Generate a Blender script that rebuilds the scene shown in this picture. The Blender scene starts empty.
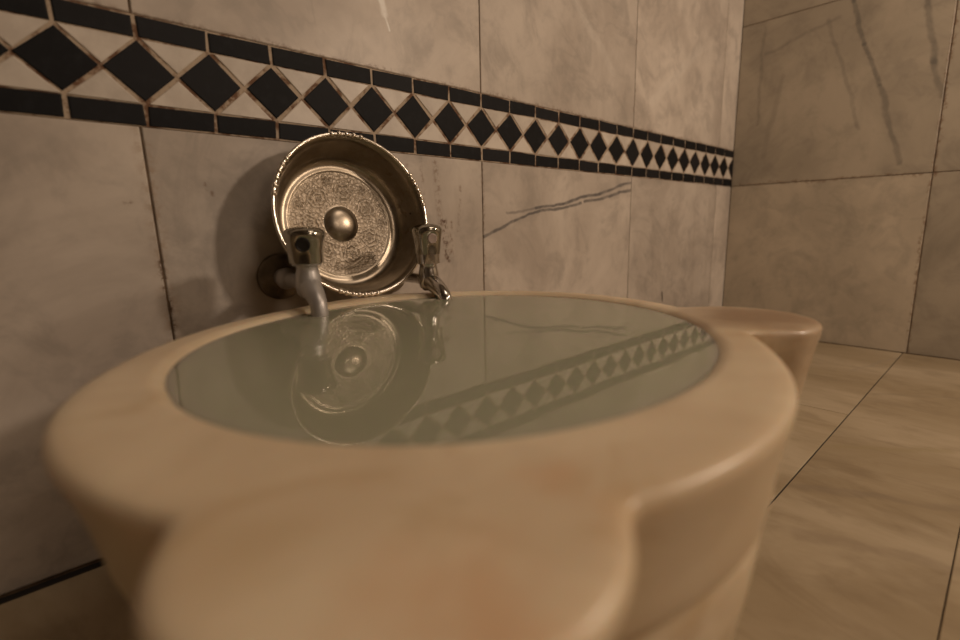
import bpy, bmesh, math, random
from mathutils import Vector, Matrix
random.seed(7)
S = bpy.context.scene
COL = S.collection
P = 0.057            # pitch of the mosaic diamonds
XC = 1.3444          # right corner
XL, YF, ZT = -2.2, -2.6, 1.9
ZF = -0.423          # floor
ZR, ZW = -0.205, -0.2079   # basin rim, water level

# ------------------------------------------------------------------ helpers
def link(name, me, mats=(), parent=None, smooth=False):
    o = bpy.data.objects.new(name, me)
    COL.objects.link(o)
    for m in (mats if isinstance(mats, (list, tuple)) else [mats]):
        me.materials.append(m)
    if smooth:
        for p in me.polygons: p.use_smooth = True
    if parent is not None: o.parent = parent
    return o
def from_bm(name, bm, mats, parent=None, smooth=False, sharp=None):
    bmesh.ops.recalc_face_normals(bm, faces=bm.faces)
    me = bpy.data.meshes.new(name); bm.to_mesh(me); bm.free()
    if sharp is not None: me.set_sharp_from_angle(angle=math.radians(sharp)) if smooth is False else None
    o = link(name, me, mats, parent, smooth)
    if smooth and sharp is not None: me.set_sharp_from_angle(angle=math.radians(sharp))
    return o
def tag(o, label=None, cat=None, group=None, kind=None):
    if label: o['label'] = label
    if cat: o['category'] = cat
    if group: o['group'] = group
    if kind: o['kind'] = kind
    return o
def empty(name, loc):
    o = bpy.data.objects.new(name, None); COL.objects.link(o); o.location = loc
    o.empty_display_size = .02
    return o

def lathe(bm, prof, n=64, M=Matrix(), close0=True, close1=True):
    """profile [(r,z)] revolved about local Z"""
    rings = []
    for r, z in prof:
        rings.append([bm.verts.new(M @ Vector((r*math.cos(2*math.pi*i/n), r*math.sin(2*math.pi*i/n), z))) for i in range(n)])
    for a, b in zip(rings, rings[1:]):
        for i in range(n):
            j = (i+1) % n
            bm.faces.new((a[i], a[j], b[j], b[i]))
    if close0: bm.faces.new(rings[0][::-1])
    if close1: bm.faces.new(rings[-1])
    return rings
def catmull(pts, rad, sub=8):
    pts = [Vector(p) for p in pts]; out = []
    n = len(pts)
    for i in range(n-1):
        p0, p1, p2, p3 = pts[max(i-1,0)], pts[i], pts[i+1], pts[min(i+2,n-1)]
        for s in range(sub):
            t = s/sub
            q = .5*((2*p1)+(-p0+p2)*t+(2*p0-5*p1+4*p2-p3)*t*t+(-p0+3*p1-3*p2+p3)*t**3)
            out.append((q, rad[i]*(1-t)+rad[i+1]*t))
    out.append((pts[-1], rad[-1]))
    return out
def tube(bm, pts, rad, n=28, sub=8, hollow=0.0):
    path = catmull(pts, rad, sub)
    rings = []; up = None
    for i, (q, r) in enumerate(path):
        a = path[max(i-1,0)][0]; b = path[min(i+1,len(path)-1)][0]
        t = (b-a).normalized()
        if up is None:
            up = Vector((1,0,0)) if abs(t.x) < .8 else Vector((0,0,1))
        u = (up - t*up.dot(t)).normalized(); v = t.cross(u); up = u
        rings.append([bm.verts.new(q + (u*math.cos(2*math.pi*k/n)+v*math.sin(2*math.pi*k/n))*r) for k in range(n)])
    for a, b in zip(rings, rings[1:]):
        for k in range(n):
            l = (k+1) % n
            bm.faces.new((a[k], a[l], b[l], b[k]))
    bm.faces.new(rings[0][::-1])
    if hollow:
        q, r = path[-1]; t = (path[-1][0]-path[-2][0]).normalized()
        inn = [bm.verts.new(q + (v.co-q)*hollow) for v in rings[-1]]
        deep = [bm.verts.new(v.co - t*.008) for v in inn]
        for k in range(n):
            l = (k+1) % n
            bm.faces.new((rings[-1][k], rings[-1][l], inn[l], inn[k]))
            bm.faces.new((inn[k], inn[l], deep[l], deep[k]))
        bm.faces.new(deep)
    else:
        bm.faces.new(rings[-1])

# ------------------------------------------------------------------ node helpers
class NT:
    def __init__(s, name):
        s.m = bpy.data.materials.new(name); s.m.use_nodes = True
        s.t = s.m.node_tree; s.t.nodes.clear()
        s.out = s.t.nodes.new('ShaderNodeOutputMaterial')
        s.b = s.t.nodes.new('ShaderNodeBsdfPrincipled')
        s.t.links.new(s.b.outputs[0], s.out.inputs[0])
    def n(s, typ, **kw):
        x = s.t.nodes.new(typ)
        for k, v in kw.items(): setattr(x, k, v)
        return x
    def put(s, sock, v):
        if hasattr(v, 'is_linked') or isinstance(v, bpy.types.NodeSocket): s.t.links.new(v, sock)
        else:
            if isinstance(v, (tuple, list)) and len(v) == 3 and sock.type == 'RGBA': v = (*v, 1)
            sock.default_value = v
    def math(s, op, a, b=None, clamp=False):
        x = s.n('ShaderNodeMath', operation=op); x.use_clamp = clamp
        s.put(x.inputs[0], a)
        if b is not None: s.put(x.inputs[1], b)
        return x.outputs[0]
    def vmath(s, op, a, b=None, scale=None):
        x = s.n('ShaderNodeVectorMath', operation=op)
        s.put(x.inputs[0], a)
        if b is not None: s.put(x.inputs[1], b)
        if scale is not None: s.put(x.inputs['Scale'], scale)
        return x.outputs['Value'] if op in ('DOT_PRODUCT', 'LENGTH', 'DISTANCE') else x.outputs[0]
    def noise(s, vec, scale, detail=4, rough=.55, w=None, dist=0.0):
        x = s.n('ShaderNodeTexNoise'); x.noise_dimensions = '4D' if w is not None else '3D'
        s.put(x.inputs['Vector'], vec); x.inputs['Scale'].default_value = scale
        x.inputs['Detail'].default_value = detail; x.inputs['Roughness'].default_value = rough
        x.inputs['Distortion'].default_value = dist
        if w is not None: s.put(x.inputs['W'], w)
        return x
    def ramp(s, fac, lo, hi, a=0.0, b=1.0):
        x = s.n('ShaderNodeMapRange'); x.clamp = True
        s.put(x.inputs[0], fac); x.inputs[1].default_value = lo; x.inputs[2].default_value = hi
        x.inputs[3].default_value = a; x.inputs[4].default_value = b
        x.interpolation_type = 'SMOOTHSTEP'
        return x.outputs[0]
    def mix(s, fac, a, b, mode='MIX'):
        x = s.n('ShaderNodeMix', data_type='RGBA', blend_type=mode)
        s.put(x.inputs[0], fac); s.put(x.inputs[6], a); s.put(x.inputs[7], b)
        return x.outputs[2]
    def pos(s): return s.n('ShaderNodeNewGeometry').outputs['Position']
    def obj(s): return s.n('ShaderNodeTexCoord').outputs['Object']
    def attr(s, name): return s.n('ShaderNodeAttribute', attribute_name=name).outputs['Fac']
    def bump(s, h, strength, dist):
        x = s.n('ShaderNodeBump'); x.inputs['Strength'].default_value = strength
        x.inputs['Distance'].default_value = dist; s.put(x.inputs['Height'], h)
        s.t.links.new(x.outputs[0], s.b.inputs['Normal'])
    def line(s, vec, a, b, w0, w1):
        """mask of a stroke along the segment a-b, soft between half widths w0 and w1"""
        a = Vector(a); d = Vector(b)-a; L2 = d.length_squared
        ap = s.vmath('SUBTRACT', vec, tuple(a))
        t = s.math('DIVIDE', s.vmath('DOT_PRODUCT', ap, tuple(d)), L2, clamp=True)
        near = s.vmath('SCALE', tuple(d), scale=t)
        return s.ramp(s.vmath('DISTANCE', ap, near), w0, w1, 1.0, 0.0)
    def set(s, **kw):
        for k, v in kw.items(): s.put(s.b.inputs[k.replace('_', ' ')], v)

def marble(name, light, mid, dark, rough=.38, scale=1.0, stretch=(1,1,1), veins=(), stains=(), whites=(), vein_amt=.5, bump=.15, wob=.012, tonev=.16, plane=(1,0,1), mott=.3):
    N = NT(name); p = N.pos(); tid = N.attr('tid')
    off = N.n('ShaderNodeCombineXYZ'); N.put(off.inputs[0], N.math('MULTIPLY', tid, 3.7)); N.put(off.inputs[1], N.math('MULTIPLY', tid, 1.9)); N.put(off.inputs[2], N.math('MULTIPLY', tid, 5.3))
    q = N.vmath('MULTIPLY', p, stretch); q = N.vmath('ADD', q, off.outputs[0])
    cloud = N.noise(q, 5*scale, 6, .6, dist=.6).outputs[0]
    fine = N.noise(q, 34*scale, 5, .65).outputs[0]
    c = N.mix(N.ramp(cloud, .36, .66), mid, light)
    c = N.mix(N.math('MULTIPLY', N.ramp(fine, .5, .78), .35), c, mid)
    # grey marble veining: thin ridges of a warped noise
    v = N.noise(q, 3.2*scale, 5, .62, dist=1.3).outputs[0]
    ridge = N.math('ABSOLUTE', N.math('SUBTRACT', v, .5))
    vm = N.math('MULTIPLY', N.ramp(ridge, .0, .03, 1, 0), N.ramp(cloud, .42, .6, 1, .1))
    c = N.mix(N.math('MULTIPLY', vm, vein_amt), c, dark)
    mo = N.noise(q, 19*scale, 5, .62, dist=.5).outputs[0]
    c = N.mix(N.math('MULTIPLY', N.ramp(mo, .46, .70), mott), c, dark)
    # tile to tile tone
    tone = N.math('ADD', 1-tonev*.6, N.math('MULTIPLY', N.math('FRACT', N.math('MULTIPLY', tid, 7.31)), tonev))
    c = N.mix(1.0, c, tone, 'MULTIPLY')
    wn = N.noise(p, 16, 4, .6); wv = N.vmath('SCALE', N.vmath('SUBTRACT', wn.outputs[1], (.5,.5,.5)), scale=wob*2); wv = N.vmath('MULTIPLY', wv, plane)
    pw = N.vmath('ADD', p, wv)
    brk = N.ramp(N.noise(p, 42, 3, .6).outputs[0], .36, .56)
    for a, b, w, amt, col in veins:
        m = N.line(pw, a, b, w*.25, w)
        m = N.math('MULTIPLY', N.math('MULTIPLY', m, N.math('ADD', .7, N.math('MULTIPLY', brk, .3))), amt)
        c = N.mix(m, c, col)
    spk = N.ramp(N.noise(p, 120, 4, .7).outputs[0], .44, .62)
    for a, b, w, amt, col in stains:
        m = N.line(pw, a, b, 0, w)
        c = N.mix(N.math('MULTIPLY', N.math('MULTIPLY', m, spk), amt), c, col)
    rv = N.math('ADD', rough-.06, N.math('MULTIPLY', fine, .14))
    N.set(Base_Color=c, Roughness=rv)
    N.b.inputs['IOR'].default_value = 1.45
    N.bump(N.math('ADD', fine, N.math('MULTIPLY', cloud, 2)), bump, .0012)
    return N.m
def plain(name, col, rough=.6, metallic=0, var=.25, scale=60, bump=.2, dist=.001):
    N = NT(name); p = N.pos(); f = N.noise(p, scale, 5, .6).outputs[0]
    c = N.mix(N.ramp(f, .3, .7), tuple(x*(1-var) for x in col), col)
    N.set(Base_Color=c, Roughness=N.math('ADD', rough-.05, N.math('MULTIPLY', f, .1)), Metallic=metallic)
    N.bump(f, bump, dist)
    return N.m

# ------------------------------------------------------------------ materials
VG = (.13, .12, .105); VG2 = (.12, .115, .115); RUST = (.17, .085, .040)
kx = lambda k: k*P
wall_veins = [
    ((.458,0,-.1500),(.523,0,-.1255),.0036,.85,VG2), ((.523,0,-.1255),(.580,0,-.1130),.0032,.9,VG2), ((.572,0,-.1085),(.640,0,-.0985),.0036,.9,VG2), ((.640,0,-.0985),(.748,0,-.0790),.0038,.9,VG2), ((.748,0,-.0790),(.853,0,-.0560),.0042,.85,VG2),
    ((.505,0,-.1150),(.572,0,-.1085),.0030,.5,VG2), ((.580,0,-.1130),(.690,0,-.0985),.0034,.85,VG2), ((.700,0,-.0960),(.853,0,-.0705),.0040,.85,VG2),
    ((.3000,0,.135),(.3060,0,.104),.006,.9,(.95,.93,.88)), ((.306,0,.104),(.312,0,.090),.002,.9,(.95,.93,.88)),
    ((1.000,0,-.288),(1.003,0,-.305),.004,.8,(.03,.02,.015)),
    ((.66,0,.22),(.78,0,.13),.012,.16,(.9,.86,.78)), ((.92,0,.10),(1.12,0,.24),.016,.16,(.9,.86,.78)),
    ((1.14,0,-.10),(1.15,0,-.30),.012,.25,(.35,.30,.25)), ((1.22,0,-.08),(1.22,0,-.34),.010,.22,(.35,.30,.25)), ((.94,0,-.10),(.96,0,-.32),.010,.15,(.35,.30,.25)),
]
wall_stains = [
    ((.372,0,-.05),(.378,0,-.13),.008,.55,RUST), ((.385,0,-.128),(.389,0,-.178),.009,1.0,(.10,.045,.02)), ((.397,0,-.13),(.397,0,-.175),.004,.8,RUST), ((.35,0,-.05),(.352,0,-.11),.004,.5,RUST),
    ((.355,0,-.20),(.36,0,-.22),.006,.8,RUST), ((.414,0,-.08),(.41,0,-.14),.004,.5,RUST),
    ((P-.004,0,-.05),(P+.001,0,-.30),.012,.4,(.34,.20,.10)), ((P-.0018,0,-.16),(P+.001,0,-.30),.004,.9,(.09,.04,.02)), ((8*P,0,-.05),(8*P,0,-.22),.005,.6,RUST), ((15*P,0,.05),(15*P,0,.2),.004,.6,RUST),
    ((-.6,0,.046),(1.3,0,.046),.005,.5,RUST), ((.29,0,-.055),(.33,0,-.06),.004,.5,RUST), ((.034,0,-.1085),(.036,0,-.1090),.004,.9,RUST), ((.098,0,-.0905),(.0985,0,-.091),.0025,.9,RUST), ((.1,0,-.095),(.104,0,-.1),.003,.8,RUST),
]
M_wall = marble('wall marble', (.66,.595,.52), (.475,.418,.36), (.32,.285,.25), rough=.42, veins=wall_veins, stains=wall_stains, vein_amt=.28, tonev=.22, wob=.007, mott=.5)
xr = XC
right_veins = [
    ((xr,-.205,.36),(xr,-.2225,.326),.007,.5,VG), ((xr,-.2225,.326),(xr,-.253,.23),.006,.6,VG), ((xr,-.253,.23),(xr,-.287,.143),.006,.6,VG), ((xr,-.287,.143),(xr,-.3365,-.02),.007,.5,VG),
    ((xr,-.335,.34),(xr,-.37,.172),.008,.6,VG), ((xr,-.37,.172),(xr,-.386,.10),.008,.5,VG),
    ((xr,-.05,.32),(xr,-.052,.1),.005,.3,VG), ((xr,-.18,.30),(xr,-.26,.06),.006,.3,VG), ((xr,-.06,.26),(xr,-.2,.30),.006,.3,VG),
    ((xr,-.10,.20),(xr,-.07,.02),.008,.2,VG),
]
M_right = marble('end wall marble', (.52,.45,.35), (.41,.355,.275), (.26,.23,.185), rough=.45, tonev=.34, veins=right_veins, vein_amt=.2, wob=.012, plane=(0,1,1), mott=.4,
                 stains=[((xr,-.02,-.044),(xr,-.40,-.044),.006,.7,RUST), ((xr,-.391,-.42),(xr,-.391,.3),.006,.7,RUST)])
M_floor = marble('floor marble', (.47,.385,.265), (.34,.265,.165), (.20,.145,.085), rough=.36, scale=1.3, stretch=(1.0,.42,1), vein_amt=.22, wob=.02, plane=(1,1,0), mott=.35,
                 veins=[((.55,-.395,ZF),(.62,-.52,ZF),.010,.45,(.22,.17,.12)), ((.46,-.42,ZF),(.50,-.53,ZF),.012,.4,(.25,.19,.13)), ((.98,-.39,ZF),(1.05,-.50,ZF),.008,.4,(.25,.2,.14)), ((1.12,-.34,ZF),(1.3,-.385,ZF),.006,.35,(.3,.25,.2)), ((.70,-.40,ZF),(.78,-.50,ZF),.010,.35,(.30,.24,.12))])
M_plain = marble('room marble', (.27,.23,.19), (.22,.19,.155), (.15,.13,.11), rough=.45, vein_amt=.3)
M_black = None
N = NT('black mosaic stone'); f = N.noise(N.pos(), 90, 5, .6).outputs[0]; tid = N.attr('tid')
c = N.mix(N.ramp(f, .45, .8), (.007,.0075,.009), (.014,.015,.018))
c = N.mix(N.math('MULTIPLY', N.ramp(N.math('FRACT', N.math('MULTIPLY', tid, 5.17)), .55, 1.0), .5), c, (.020,.020,.023))
N.set(Base_Color=c, Roughness=.6); N.b.inputs['Specular IOR Level'].default_value = .18; N.bump(f, .25, .0006); M_black = N.m
N = NT('white mosaic stone'); f = N.noise(N.pos(), 30, 5, .6).outputs[0]; tid = N.attr('tid')
c = N.mix(N.ramp(f, .35, .65), (.58,.52,.45), (.70,.64,.56)); c = N.mix(1.0, c, N.math('ADD', .88, N.math('MULTIPLY', N.math('FRACT', N.math('MULTIPLY', tid, 3.3)), .16)), 'MULTIPLY')
N.set(Base_Color=c, Roughness=.42); N.bump(f, .15, .0006); M_white = N.m
N = NT('mosaic grout'); f = N.noise(N.pos(), 55, 5, .65).outputs[0]
c = N.mix(N.ramp(f, .46, .60), (.48,.39,.295), (.17,.09,.05)); N.set(Base_Color=c, Roughness=.85); N.bump(f, .4, .001); M_grout = N.m
M_joint = plain('dark joint grout', (.17,.115,.07), .85, var=.6, scale=40)
M_gap = plain('black floor joint', (.018,.015,.014), .8, var=.4)

# ------------------------------------------------------------------ tiled surfaces
def tile_mesh(name, mats, tiles, back, kind='structure', eps=.0015):
    """tiles: (list of 2d points CCW, material index, map function); back: list of quads (3d points, material index)"""
    bm = bmesh.new(); lay = bm.faces.layers.float.new('tid')
    for pts, mi in back:
        fc = bm.faces.new([bm.verts.new(p) for p in pts]); fc.material_index = mi
    for poly, mi, fmap, h, *tt in tiles:
        t = tt[0] if tt else random.random()*10
        n = len(poly); cx = sum(p[0] for p in poly)/n; cy = sum(p[1] for p in poly)/n
        lo = [bm.verts.new(fmap(x, y, 0)) for x, y in poly]
        hi = [bm.verts.new(fmap(x, y, h*.7)) for x, y in poly]
        ins = []
        for x, y in poly:
            d = math.hypot(x-cx, y-cy) or 1; e = min(.0009, d*.2)
            ins.append(bm.verts.new(fmap(x-(x-cx)/d*e*1.4, y-(y-cy)/d*e*1.4, h)))
        fs = [bm.faces.new(ins)]
        for i in range(n):
            j = (i+1) % n
            fs += [bm.faces.new((lo[i], lo[j], hi[j], hi[i])), bm.faces.new((hi[i], hi[j], ins[j], ins[i]))]
        for fc in fs: fc.material_index = mi; fc[lay] = t
    me = bpy.data.meshes.new(name); bm.to_mesh(me); bm.free()
    o = link(name, me, mats); tag(o, kind=kind)
    return o
def rect(x0, x1, y0, y1, g=.0010, j=.0):
    r = lambda: random.uniform(-j, j)
    return [(x0+g+r(), y0+g+r()), (x1-g+r(), y0+g+r()), (x1-g+r(), y1-g+r()), (x0+g+r(), y1-g+r())]

# back wall: x -> X, y -> Z, h -> -Y
fb = lambda x, y, h: Vector((x, .002-h, y))
xs = [XL] + [kx(1+7*i) for i in range(-5, 4)] + [XC]
tiles = []
for a, b in zip(xs, xs[1:]):
    t_ = rect(a, b, ZF-.0, -.0445, .0009)
    sl = lambda q, e, dx=-.0042: (q[0]+dx, q[1]) if abs(e-P) < 1e-6 else q
    t_[2] = sl(t_[2], b); t_[3] = sl(t_[3], a); t_[0] = sl(t_[0], a, .003); t_[1] = sl(t_[1], b, .003)
    bt = (len(tiles)+3+(.98 if b == XC else random.uniform(.25,.8)))/7.31
    tiles.append((t_, 0, fb, .002, bt))
    for z0, z1 in ((.0445, .644), (.644, 1.244), (1.244, ZT)):
        tiles.append((rect(a, b, z0, z1, .0009), 0, fb, .002, (len(tiles)+2+(.98 if b == XC else random.uniform(.25,.85)))/7.31))
def thick(pts, d):   # closed slab behind a rectangle so that the wall has depth
    q = [Vector(p) for p in pts]; r = [p+Vector(d) for p in q]
    return [(r[::-1], 1)] + [((q[j], q[i], r[i], r[j]), 1) for i, j in ((0,1),(1,2),(2,3),(3,0))]
bk = [(XL,.0009,ZF-.05),(XC,.0009,ZF-.05),(XC,.0009,ZT),(XL,.0009,ZT)]
tile_mesh('wall_back', [M_wall, M_joint], tiles, [(bk,1)]+thick(bk,(0,.1,0)))
# mosaic border
tiles = []; J = .0008
k0, k1 = -12, 25
bkx0, bkx1 = kx(k0), XC-.0005
r = lambda: random.uniform(-J, J)
def clipx(poly):
    out = []
    for i in range(len(poly)):
        a, b = poly[i], poly[(i+1) % len(poly)]
        ia, ib = a[0] <= bkx1, b[0] <= bkx1
        if ia: out.append(a)
        if ia != ib:
            t = (bkx1-a[0])/(b[0]-a[0]); out.append((bkx1, a[1]+t*(b[1]-a[1])))
    return out
fm = lambda x, y, h: Vector((x, .0005-h, y))
def bx(k):       # hand-set spacing: looser at one end, tighter towards the corner
    if k > 15: return kx(k)-.047*P*(k-15)
    return kx(k)+{-3:.017,-2:.0125,-1:.0085,0:.0044,1:.0016}.get(k, .017 if k < -3 else 0)
for k in range(k0, k1+1):
    c = bx(k); c2 = bx(k+1)
    if c-.026 > bkx1: continue
    tight = .955 if k > 15 else 1.0
    for s in (1, -1):
        z0, z1 = (.0272, .0436) if s > 0 else (-.0436, -.0272)
        pl = clipx(rect(c+.0016, c2-.0016, z0, z1, 0, .0007))
        if len(pl) > 2: tiles.append((pl, 0, fm, .0011))
    w, hh = .0258*tight, .0244
    pl = clipx([(c-w+r(), r()), (c+r(), -hh+r()), (c+w+r(), r()), (c+r(), hh+r())])
    if len(pl) > 2: tiles.append((pl, 0, fm, .0011))
    m = (c+c2)/2                                     # white triangles between this diamond and the next
    for s in (1, -1):
        a = [(m-.0245*tight+r(), s*.0258), (m+.0245*tight+r(), s*.0258), (m+r(), s*.0028+r())]
        if s > 0: a = [a[0], a[2], a[1]]
        a = clipx(a)
        if len(a) > 2: tiles.append((a, 1, fm, .0010))
bk = [(bkx0,.0004,-.0448),(bkx1,.0004,-.0448),(bkx1,.0004,.0448),(bkx0,.0004,.0448)]
q = [Vector(v) for v in bk]; bb = [v+Vector((0,.0012,0)) for v in q]
sides = [(q,2)]+[((q[j], q[i], bb[i], bb[j]), 2) for i, j in ((0,1),(1,2),(2,3),(3,0))]
o = tile_mesh('trim_1', [M_black, M_white, M_grout], tiles, sides)
# right wall: x -> -Y, y -> Z, h -> -X
fr = lambda x, y, h: Vector((XC+.002-h, -x, y))
ys = [0.0, .391, .782, 1.173, 1.564, 1.955, 2.346, -YF]
tiles = []
for i, (a, b) in enumerate(zip(ys, ys[1:])):
    zs = [ZF, -.0441, .335, .714, 1.093, 1.472, ZT]
    for n_, (z0, z1) in enumerate(zip(zs, zs[1:])):
        tone = ([.95,.35,.3] if i == 0 else [.0,.15,.2])[min(n_, 2)]
        tiles.append((rect(a, b, z0, z1, .0009), 0, fr, .002, (i*6+n_+3+tone)/7.31))
bk = [(XC+.0009,0,ZF-.05),(XC+.0009,YF,ZF-.05),(XC+.0009,YF,ZT),(XC+.0009,0,ZT)]
tile_mesh('wall_right', [M_right, M_joint], tiles, [(bk,1)]+thick(bk,(.1,0,0)))
# floor: x -> X, y -> Y
ff = lambda x, y, h: Vector((x, y, ZF-.002+h))
tiles = []
for a, b in ((XL,-1.60),(-1.60,-1.10),(-1.10,-.60),(-.60,-.16),(-.16,.34),(.34,.84),(.84,XC)):
    tiles.append((rect(a, b, -.385, -.0105, .0010), 0, ff, .002))
for a, b in ((XL,-1.2),(-1.2,-.25),(-.25,XC)):
    tiles.append((rect(a, b, -.5229, -.385, .0010), 0, ff, .002))
yy = [-.5215, -.92, -1.32, -1.72, -2.12, YF]
for y1, y0 in zip(yy, yy[1:]):
    for a, b in ((XL,-1.7),(-1.7,-1.2),(-1.2,-.7),(-.7,-.2),(-.2,.3),(.3,.85),(.85,XC)): tiles.append((rect(a, b, y0, y1, .0012), 0, ff, .002))
bk = [(XL,YF,ZF-.002),(XC,YF,ZF-.002),(XC,.002,ZF-.002),(XL,.002,ZF-.002)]
tile_mesh('floor', [M_floor, M_gap], tiles, [(bk,1)]+thick(bk,(0,0,-.05)))
def slab(name, lo, hi, m):
    bm = bmesh.new(); bmesh.ops.create_cube(bm, size=1)
    for v in bm.verts: v.co = Vector([lo[i] if v.co[i] < 0 else hi[i] for i in range(3)])
    return tag(from_bm(name, bm, m), kind='structure')
slab('wall_left', (XL-.1,YF,ZF-.05), (XL,.1,ZT), M_plain)
slab('wall_front', (XL-.1,YF-.1,ZF-.05), (XC+.1,YF,ZT), M_plain)
slab('ceiling', (XL-.1,YF-.1,ZT), (XC+.1,.1,ZT+.1), M_plain)

# ------------------------------------------------------------------ the basin
CO = Vector((.165, -.281))
def ell_sdf(x, y, cx, cy, a, b, th):
    dx, dy = x-cx, y-cy
    u = dx*math.cos(th)+dy*math.sin(th); v = -dx*math.sin(th)+dy*math.cos(th)
    k = math.hypot(u/a, v/b)
    if k < 1e-6: return -min(a, b)
    g = math.hypot(u/a/a, v/b/b)
    return k*(k-1)/g
LOBES = [(.025, -.426, .058), (.351, -.389, .054)]
def outer_sdf(x, y, shrink=0.0, lobes=True):
    d = ell_sdf(x, y, .165, -.281, .2162, .1862, .67)
    # the back of the rim runs a little closer to the wall
    a = math.atan2(y-CO.y, x-CO.x); d -= .024*math.exp(-((a-1.25)/.38)**2) + .003*math.exp(-((abs(a)-math.pi)/.5)**2)
    e = inner_sdf(x, y)-.0235                 # the rim is nowhere thinner than this
    h = max(.012-abs(d-e), 0)/.012; d = min(d, e)-h*h*.003
    if lobes:
        for lx, ly, lr in LOBES:
            e = math.hypot(x-lx, y-ly)-lr+shrink
            k = .005; h = max(k-abs(d-e), 0)/k
            d = min(d, e)-h*h*k*.25
    return d
def inner_sdf(x, y):
    a = math.atan2(y-CO.y, x-CO.x)
    return ell_sdf(x, y, .1843, -.2649, .1859, .1644, .4453) - .005*math.exp(-((a+2.27)/.6)**2)
NA = 540
ANG = [2*math.pi*i/NA for i in range(NA)]
def trace(fn, level):
    out = []
    for a in ANG:
        lo, hi = .0, .40; c, s = math.cos(a), math.sin(a)
        # walk inwards from outside to the first crossing
        step = .40
        while step > .02 and fn(CO.x+step*c, CO.y+step*s) > level: step -= .01
        lo, hi = step, step+.012
        for _ in range(22):
            m = (lo+hi)/2
            if fn(CO.x+m*c, CO.y+m*s) < level: lo = m
            else: hi = m
        out.append(lo)
    return out
prof_out = [(.068,ZF),(.063,ZF),(.061,ZF+.004),(.056,-.405),(.048,-.38),(.036,-.35),(.0270,-.320),(.0205,-.298),(.0172,-.281),(.0164,-.272),(.0170,-.2675),(.0190,-.2650),(.0188,-.2638),(.0160,-.2622),
            (.0126,-.2590),(.0112,-.255),(.0100,-.248),(.0080,-.238),(.0056,-.228),(.0030,-.219),(.0014,-.2145),(.0003,-.2112),(.0001,-.2092),(.0007,-.2074),(.0022,-.2060),(.0044,-.2053)]
def taper(x, y, z):        # the side facing the open floor stands steeper
    a = abs(math.atan2(y-CO.y, x-CO.x)+1.20)
    t = min(max(a/1.5, 0), 1); t = t*t*(3-2*t)
    if z > -.2135: return 1.0
    u = min(max((z+.42)/.10, 0), 1)
    return 1-(1-t)*u*.5
rings = []
for d, z in prof_out: rings.append((trace(lambda x, y, z=z, d=d: outer_sdf(x, y, max(0, -.213-z)*.015) + d*taper(x, y, z), 0), z, d))
r_top = trace(outer_sdf, -.0090)
prof_in = [(.0085,ZR),(.0065,-.20515),(.0046,-.2057),(.0026,-.2066),(.0010,-.2076),(.0002,-.2085),(-.0006,-.2115),(-.003,-.225),(-.010,-.26),(-.022,-.30),(-.042,-.335),(-.072,-.355),(-.115,-.362)]
rin = [(trace(inner_sdf, d), z) for d, z in prof_in]
ell_out = trace(lambda x, y: outer_sdf(x, y, 0, False), 0)
bm = bmesh.new(); vr = []
def ring(rs, zf):
    vr.append([bm.verts.new((CO.x+rs[i]*math.cos(a), CO.y+rs[i]*math.sin(a), zf(i, rs[i]))) for i, a in enumerate(ANG)])
def lobe_drop(i, rr):      # the lobes' tops dip a little below the rim
    t = min(max((rr-ell_out[i]+.010)/.022, 0), 1); t = t*t*(3-2*t)
    return .0006*t
for rs, z, d in rings:
    hi = z > -.215
    ring(rs, lambda i, rr, z=z, hi=hi: z-(lobe_drop(i, rr) if hi else 0))
inner0 = rin[0][0]
for t in (.0, .12, .25, .4, .55, .7, .85):
    rs = [max(a*(1-t)+b*t, b+.0005*(1-t)) for a, b in zip(r_top, inner0)]
    ring(rs, lambda i, rr: ZR-lobe_drop(i, rr))
for rs, z in rin: ring(rs, lambda i, rr, z=z: z)
for a, b in zip(vr, vr[1:]):
    for i in range(NA):
        j = (i+1) % NA
        bm.faces.new((a[i], a[j], b[j], b[i]))
bm.faces.new(vr[0][::-1]); bm.faces.new(vr[-1])
N = NT('basin marble'); p = N.pos()
c1 = N.noise(N.vmath('MULTIPLY', p, (1,1,2.2)), 9, 6, .6, dist=.8).outputs[0]
c2 = N.noise(N.vmath('ADD', p, (3,1,2)), 16, 5, .6, dist=1.0).outputs[0]
fine = N.noise(p, 90, 5, .6).outputs[0]
c = N.mix(N.ramp(c1, .35, .65), (.69,.55,.375), (.81,.68,.485))
c = N.mix(N.math('MULTIPLY', N.ramp(c2, .56, .72), .55), c, (.56,.40,.22))
blob = lambda ctr, r0, r1: N.ramp(N.vmath('DISTANCE', N.vmath('ADD', p, N.vmath('SCALE', N.vmath('SUBTRACT', N.noise(p, 30, 3).outputs[1], (.5,.5,.5)), scale=.05)), ctr), r0, r1, 1, 0)
c = N.mix(N.math('MULTIPLY', blob((.012,-.465,-.208), .0, .032), .5), c, (.62,.32,.14))
c = N.mix(N.math('MULTIPLY', blob((.060,-.452,-.208), .0, .022), .5), c, (.62,.34,.16))
c = N.mix(N.math('MULTIPLY', blob((-.01,-.415,-.208), .0, .025), .35), c, (.58,.42,.22))
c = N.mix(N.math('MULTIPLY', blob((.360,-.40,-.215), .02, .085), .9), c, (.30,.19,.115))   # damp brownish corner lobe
N.set(Base_Color=c, Roughness=N.math('ADD', .24, N.math('MULTIPLY', fine, .16)))
N.b.inputs['Subsurface Weight'].default_value = .25
N.b.inputs['Subsurface Radius'].default_value = (.012,.007,.004); N.b.inputs['Subsurface Scale'].default_value = 1.0
N.bump(N.math('ADD', N.math('MULTIPLY', c1, 2), fine), .12, .0012)
basin = from_bm('marble_basin', bm, N.m, smooth=True, sharp=60)
tag(basin, 'cream marble wash basin with rounded corner lobes, full of water, standing on the floor', 'basin')

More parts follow.
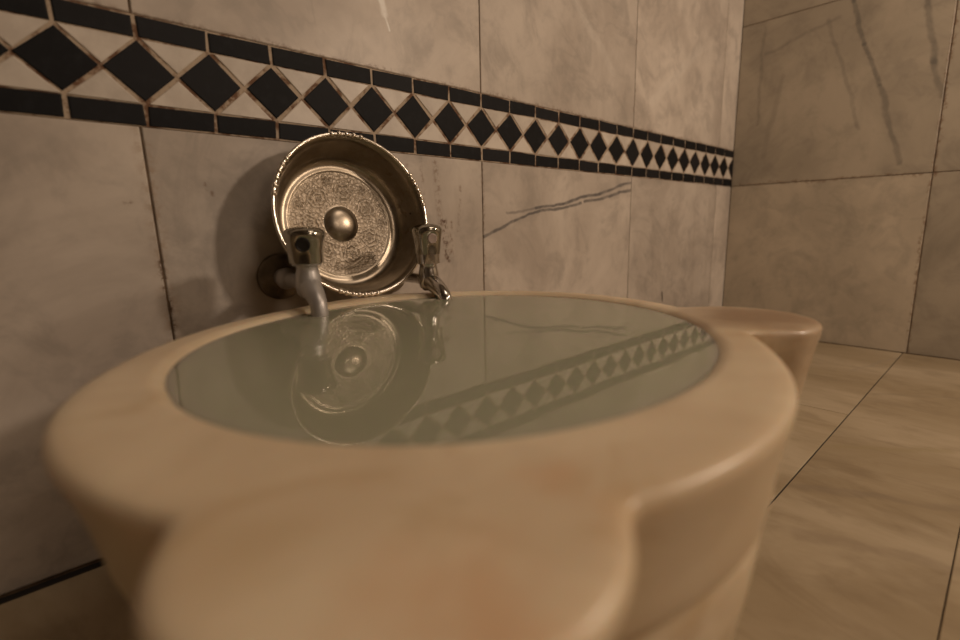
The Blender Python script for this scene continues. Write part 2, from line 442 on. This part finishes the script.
# water: a closed body filling the basin
bm = bmesh.new(); vr = []
for d, z in [(-.112,-.3600),(-.072,-.3535),(-.043,-.333),(-.023,-.299),(-.011,-.259),(-.004,-.225),(-.0004,ZW-.0012),(.0005,ZW)]:
    rs = trace(inner_sdf, d-.0002)
    vr.append([bm.verts.new((CO.x+rs[i]*math.cos(a), CO.y+rs[i]*math.sin(a), z)) for i, a in enumerate(ANG)])
for a, b in zip(vr, vr[1:]):
    for i in range(NA):
        j = (i+1) % NA
        bm.faces.new((a[i], a[j], b[j], b[i]))
bm.faces.new(vr[0][::-1]); bm.faces.new(vr[-1])
N = NT('cloudy water'); p = N.pos()
f = N.noise(p, 8, 3, .5, dist=.4).outputs[0]
N.set(Base_Color=N.mix(f, (.34,.345,.245), (.40,.40,.30)), Roughness=.015)
N.b.inputs['IOR'].default_value = 1.333
N.b.inputs['Subsurface Weight'].default_value = .6
N.b.inputs['Subsurface Radius'].default_value = (.02,.03,.018); N.b.inputs['Subsurface Scale'].default_value = 1.0
N.bump(N.noise(p, 22, 2, .5).outputs[0], .05, .002)
water = from_bm('water', bm, N.m)
tag(water, 'still greenish cloudy water filling the marble basin to the brim', 'water')

# ------------------------------------------------------------------ metal bowl
N = NT('old tinned copper'); p = N.obj()
xyz = N.n('ShaderNodeSeparateXYZ'); N.put(xyz.inputs[0], p)
rr = N.math('SQRT', N.math('ADD', N.math('POWER', xyz.outputs[0], 2), N.math('POWER', xyz.outputs[1], 2)))
th = N.math('ARCTAN2', xyz.outputs[1], xyz.outputs[0])
def rosettes(cnt, rad, size, phase):
    step = 2*math.pi/cnt
    u = N.math('SUBTRACT', N.math('FRACT', N.math('ADD', N.math('DIVIDE', th, step), 20+phase)), .5)
    u = N.math('MULTIPLY', u, step*rad); v = N.math('SUBTRACT', rr, rad)
    d = N.math('SQRT', N.math('ADD', N.math('POWER', u, 2), N.math('POWER', v, 2)))
    w = N.math('SINE', N.math('MULTIPLY', N.math('ARCTAN2', v, u), 6))
    pet = N.math('SINE', N.math('ADD', N.math('MULTIPLY', d, 2*math.pi/.0045), w))
    return N.math('MULTIPLY', pet, N.ramp(d, size*.9, size, 1, 0))
pat = N.math('ADD', rosettes(7, .0355, .0125, 0), rosettes(7, .0355+.0125, .006, .5))
ringp = N.math('SINE', N.math('MULTIPLY', rr, 2*math.pi/.0075))
scr = N.math('SINE', N.math('ADD', N.math('MULTIPLY', th, 34), N.math('MULTIPLY', N.noise(p, 150, 3).outputs[0], 9)))
vor = N.n('ShaderNodeTexVoronoi', feature='DISTANCE_TO_EDGE'); N.put(vor.inputs['Vector'], p); vor.inputs['Scale'].default_value = 260
engr = N.math('ADD', N.math('ADD', pat, N.math('MULTIPLY', ringp, .35)), N.math('ADD', N.math('MULTIPLY', N.ramp(vor.outputs[0], 0, .25), 1.1), N.math('MULTIPLY', scr, .3)))
zone = N.math('MULTIPLY', N.math('MULTIPLY', N.ramp(rr, .0200, .0215), N.ramp(rr, .0555, .0568, 1, 0)), N.ramp(xyz.outputs[2], -.0385, -.0375, 1, 0))
engr = N.math('MULTIPLY', engr, zone)
wear = N.noise(p, 24, 6, .65).outputs[0]; spots = N.noise(p, 90, 4, .6).outputs[0]
c = N.mix(N.ramp(wear, .35, .65), (.29,.245,.185), (.42,.365,.29))
c = N.mix(N.math('MULTIPLY', N.ramp(spots, .58, .72), .5), c, (.17,.12,.075))
c = N.mix(N.math('MULTIPLY', zone, .75), c, N.mix(N.ramp(engr, -.8, 1.6), (.33,.265,.19), (.58,.50,.405)))
rough = N.math('ADD', N.math('ADD', .24, N.math('MULTIPLY', wear, .16)), N.math('MULTIPLY', zone, .22))
N.set(Base_Color=c, Metallic=1.0, Roughness=rough)
N.bump(N.math('ADD', engr, N.math('MULTIPLY', wear, .5)), .48, .0006)
M_bowl = N.m
N = NT('polished rim metal'); f = N.noise(N.obj(), 60, 4).outputs[0]
N.set(Base_Color=N.mix(f, (.80,.73,.63), (.90,.84,.75)), Metallic=1.0, Roughness=.22); N.bump(f, .1, .0005); M_rim = N.m
# local frame: rim plane z = 0, opening towards +z
bc = Vector((.2232, -.0575, -.1206)); R_B = .0833
nrm = Vector((-.0616, -.9761, .2085)).normalized()
ax = Vector((0,0,1)).cross(nrm).normalized(); ay = nrm.cross(ax)
MB = Matrix((( ax.x, ay.x, nrm.x, bc.x), (ax.y, ay.y, nrm.y, bc.y), (ax.z, ay.z, nrm.z, bc.z), (0,0,0,1)))
SB = R_B/.0845
inner = [(.0001,-.0400),(.006,-.0402),(.011,-.0412),(.015,-.0430),(.0180,-.0455),(.0192,-.0466),(.0205,-.0470),(.030,-.0470),(.040,-.0469),(.0530,-.0468),(.0575,-.0466),(.0588,-.0458),(.0602,-.0455),(.0622,-.0459),(.0650,-.0454),(.0682,-.0438),(.0712,-.0405),(.0736,-.0352),(.0756,-.0280),(.0773,-.0200),(.0785,-.0130),(.0794,-.0070),(.0812,-.0025),(.0836,-.0004)]
outer = [(.0845,-.0014),(.0826,-.0034),(.0808,-.0080),(.0798,-.0140),(.0786,-.0210),(.0769,-.0290),(.0749,-.0364),(.0724,-.0418),(.0690,-.0452),(.0640,-.0473),(.0600,-.0480),(.0210,-.0484),(.0195,-.0478),(.0150,-.0442),(.0110,-.0424),(.006,-.0415),(.0001,-.0412)]
bowl = empty('hammam_bowl', bc); bowl.matrix_world = MB
bm = bmesh.new(); lathe(bm, [(r_*SB, z*.88) for r_, z in inner+outer], 128)
from_bm('bowl_body', bm, M_bowl, bowl, smooth=True, sharp=50)
bm = bmesh.new()   # rolled wire round the mouth, plain between four beaded stretches
def torus(bm, R0, r0, n=160, m=14, z=0):
    vs = [[bm.verts.new(((R0+r0*math.cos(b*2*math.pi/m))*math.cos(a*2*math.pi/n), (R0+r0*math.cos(b*2*math.pi/m))*math.sin(a*2*math.pi/n), z+r0*math.sin(b*2*math.pi/m))) for b in range(m)] for a in range(n)]
    for a in range(n):
        for b in range(m):
            bm.faces.new((vs[a][b], vs[(a+1)%n][b], vs[(a+1)%n][(b+1)%m], vs[a][(b+1)%m]))
torus(bm, R_B, .0018)
rimo = from_bm('rim_wire', bm, M_rim, bowl, smooth=True)
def px_ang(deg): return math.radians(deg)
for a0, a1 in ((78,100),(140,166),(8,32),(248,276)):
    bm = bmesh.new(); nb = int((a1-a0)*R_B*math.pi/180/.0064)+1
    for i in range(nb):
        a = math.radians(a0+(a1-a0)*i/(nb-1))
        bmesh.ops.create_icosphere(bm, subdivisions=2, radius=.0029, matrix=Matrix.Translation((R_B*math.cos(a), R_B*math.sin(a), .0006)))
    beads = from_bm('rim_beading', bm, M_rim, bowl, smooth=True)
    beads['label'] = 'small bright beads along the bowl rim'
bm = bmesh.new(); bmesh.ops.create_uvsphere(bm, u_segments=16, v_segments=8, radius=.0016, matrix=Matrix.Translation((.0768,.006,-.019)))
rv = from_bm('hole', bm, plain('dark rivet', (.03,.02,.015), .5, .6), bowl, smooth=True)  # dark bead standing in for a small hole in the bowl wall
tag(bowl, 'round engraved metal bowl with beaded rim leaning on the wall behind the taps', 'bowl')

# ------------------------------------------------------------------ taps
def chrome(name, c0, c1, r0, r1, spec):
    N = NT(name); p = N.pos(); f = N.noise(p, 70, 5, .6).outputs[0]; g = N.noise(p, 26, 4, .6).outputs[0]
    N.set(Base_Color=N.mix(N.ramp(g, .35, .65), c0, c1), Metallic=spec, Roughness=N.math('ADD', r0, N.math('MULTIPLY', N.ramp(f, .4, .7), r1)))
    N.bump(f, .12, .0005)
    return N.m
M_chrome = chrome('bright chrome', (.50,.48,.45), (.66,.64,.60), .08, .16, 1.0)
M_scaled = chrome('limescaled chrome', (.46,.44,.425), (.56,.545,.53), .36, .16, .6)
M_flange = plain('tarnished brass', (.30,.25,.19), .42, .75, var=.5, scale=50)
M_knob = chrome('smoky chrome knob', (.36,.34,.29), (.46,.44,.38), .06, .10, 1.0)
M_dark = plain('empty screw recess', (.012,.010,.010), .5, var=.3)
M_pale = plain('pale index button', (.46,.36,.32), .35, var=.2)

def make_tap(x, yk, scaled, zs=-.183, turn=0.0, ks=1.0, reach=0.0, lift=0.0):
    t = empty('water_tap', (x, 0, zs))
    mb = M_scaled if scaled else M_chrome
    L = lambda a, b, c: Vector((a, b, c+.183))     # world offsets -> local
    MT = Matrix.Rotation(turn, 4, 'Z')
    def fin(nm, bm, m, par, ang):
        bmesh.ops.transform(bm, matrix=MT, verts=bm.verts)
        return from_bm(nm, bm, m, par, smooth=True, sharp=ang)
    # wall flange, a shallow bell with a stepped edge
    bm = bmesh.new(); MF = Matrix.Rotation(math.pi/2, 4, 'X')      # local z -> -Y
    lathe(bm, [(.0235,.0),(.0240,.0018),(.0236,.0050),(.0215,.0082),(.0165,.0104),(.0130,.0118),(.0112,.0125),(.0001,.0125)], 56, MF)
    from_bm('flange', bm, M_flange, t, smooth=True, sharp=40)
    # stem from the wall into the body
    bm = bmesh.new()
    lathe(bm, [(.0092,.0100),(.0092,.022),(.0106,.024),(.0110,.027),(.0106,.031),(.0088,.034),(.0068,.040),(.0068,.078),(.0082,-yk-.004),(.0001,-yk-.002)], 40, MF)
    fin('stem', bm, mb, t, 40)
    # upright body with neck under the knob and the spout
    bm = bmesh.new()
    MU = Matrix.Translation(L(0, yk, -.183))
    lathe(bm, [(.0001,-.0125),(.0060,-.0118),(.0098,-.0085),(.0110,-.0030),(.0112,.0030),(.0106,.0080),(.0098,.0115),(.0092,.0150),(.0098,.0165),(.0128,.0172),(.0130,.0195+lift),(.0001,.0200+lift)], 44, MU)
    fin('body', bm, mb, t, 40)
    bm = bmesh.new()
    tube(bm, [L(0,yk+.002,-.184), L(0,yk-.0075,-.1865), L(0,yk-.0140-reach*.5,-.1915), L(0,yk-.0190-reach,-.1990), L(0,yk-.0210-reach*1.1,-.2105 if zs > -.184 else -.2070)], [.0102,.0096,.0084,.0074,.0069], 30, 8, hollow=.72)
    fin('spout', bm, mb, t, 45)
    # knob: waisted cup with four scooped faces, wider at the top, domed lid
    n = 96; bm = bmesh.new()
    prof = [(r_*ks, z_) for r_, z_ in [(.0130,.0),(.0152,.0006),(.0157,.004),(.0164,.010),(.0172,.016),(.0180,.021),(.0185,.0245),(.0182,.0268),(.0166,.0290),(.0134,.0308),(.0085,.0321),(.0001,.0326)]]
    MK = Matrix.Translation(L(0, yk, -.1645+lift))
    rg = []
    view = math.atan2(-.5264-yk, -.0389-x) + (math.radians(-6) if scaled else math.radians(22)) - turn
    for r_, z in prof:
        amp = .0022*math.sin(math.pi*min(max((z+.001)/.029, 0), 1))
        row = []
        for i in range(n):
            a = 2*math.pi*i/n
            s = .5+.5*math.cos(4*(a-view))
            row.append(bm.verts.new(MK @ Vector(((r_-amp*s**1.5)*math.cos(a), (r_-amp*s**1.5)*math.sin(a), z))))
        rg.append(row)
    for a, b in zip(rg, rg[1:]):
        for i in range(n):
            j = (i+1) % n; bm.faces.new((a[i], a[j], b[j], b[i]))
    bm.faces.new(rg[0][::-1]); bm.faces.new(rg[-1])
    kn = fin('knob', bm, M_knob, t, 40)
    # round recess / button on the scooped face turned towards the basin's front
    bm = bmesh.new()
    d = Vector((math.cos(view), math.sin(view), -.16)).normalized()
    rot = d.to_track_quat('Z', 'Y').to_matrix().to_4x4()
    ctr = L(0, yk, -.1645+.0195+lift) + d*(.0178*ks-.0022+.0008)
    MI = Matrix.Translation(ctr) @ rot
    if scaled:
        lathe(bm, [(.0062,-.002),(.0062,.0008),(.0050,.0012),(.0046,.0006),(.0001,.0004)], 32, MI)
        bt = fin('index_recess', bm, M_dark, kn, 40); bt['label'] = 'dark round recess on the knob'
    else:
        lathe(bm, [(.0052,-.002),(.0052,.0006),(.0044,.0011),(.0034,.0008),(.0001,.0010)], 32, MI)
        bt = fin('index_button', bm, M_pale, kn, 40); bt['label'] = 'pale round button on the knob'
    return t
t1 = make_tap(.1595, -.1000, True, turn=-.125, ks=1.0, reach=.005)
tag(t1, 'dull limescaled wall tap at the left edge of the bowl, dark recess on its knob', 'tap', 'wall taps over the basin')
t2 = make_tap(.2934, -.0975, False, -.190, turn=-.110, ks=.88, reach=.011, lift=.0080)
tag(t2, 'shiny chrome wall tap at the right edge of the bowl, pale button on its knob', 'tap', 'wall taps over the basin')

# ------------------------------------------------------------------ light
def light(name, typ, loc, energy, col, **kw):
    l = bpy.data.lights.new(name, typ); l.energy = energy; l.color = col
    for k, v in kw.items(): setattr(l, k, v)
    o = bpy.data.objects.new(name, l); COL.objects.link(o); o.location = loc
    return o
WARM = (1.0, .775, .59)
light('wall_lamp', 'POINT', (.86, -1.06, .36), 14.5, WARM, shadow_soft_size=.045)
light('camera_side_fill', 'POINT', (.25, -2.15, .75), 10, WARM, shadow_soft_size=.22)  # soft fill added behind the camera to brighten the basin's front, no known source
light('overhead_fill', 'AREA', (.75, -1.30, ZT-.03), 9.0, WARM, shape='DISK', size=.9)  # unseen overhead fill, added to lift the upward faces
w = bpy.data.worlds.new('World'); S.world = w; w.use_nodes = True
w.node_tree.nodes['Background'].inputs[0].default_value = (1.0,.72,.5,1); w.node_tree.nodes['Background'].inputs[1].default_value = .02

# ------------------------------------------------------------------ camera
yaw, pitch, roll = .744692, .186028, -.019387
f = Vector((math.sin(yaw)*math.cos(pitch), math.cos(yaw)*math.cos(pitch), -math.sin(pitch)))
r0 = Vector((math.cos(yaw), -math.sin(yaw), 0)); u0 = r0.cross(f)
rx = r0*math.cos(roll)+u0*math.sin(roll); ux = -r0*math.sin(roll)+u0*math.cos(roll)
cam = bpy.data.cameras.new('camera'); co = bpy.data.objects.new('camera', cam); COL.objects.link(co)
co.matrix_world = Matrix(((rx.x,ux.x,-f.x,-.03892),(rx.y,ux.y,-f.y,-.52636),(rx.z,ux.z,-f.z,-.13575),(0,0,0,1)))
cam.sensor_width = 36; cam.lens = 493.244/960*36; cam.clip_start = .01
cam.dof.use_dof = True; cam.dof.focus_distance = .60; cam.dof.aperture_fstop = 3.6
S.camera = co
S.view_settings.view_transform = 'Standard'; S.view_settings.look = 'None'
S.view_settings.exposure = 0.0; S.view_settings.gamma = 1.0; S.view_settings.use_curve_mapping = False
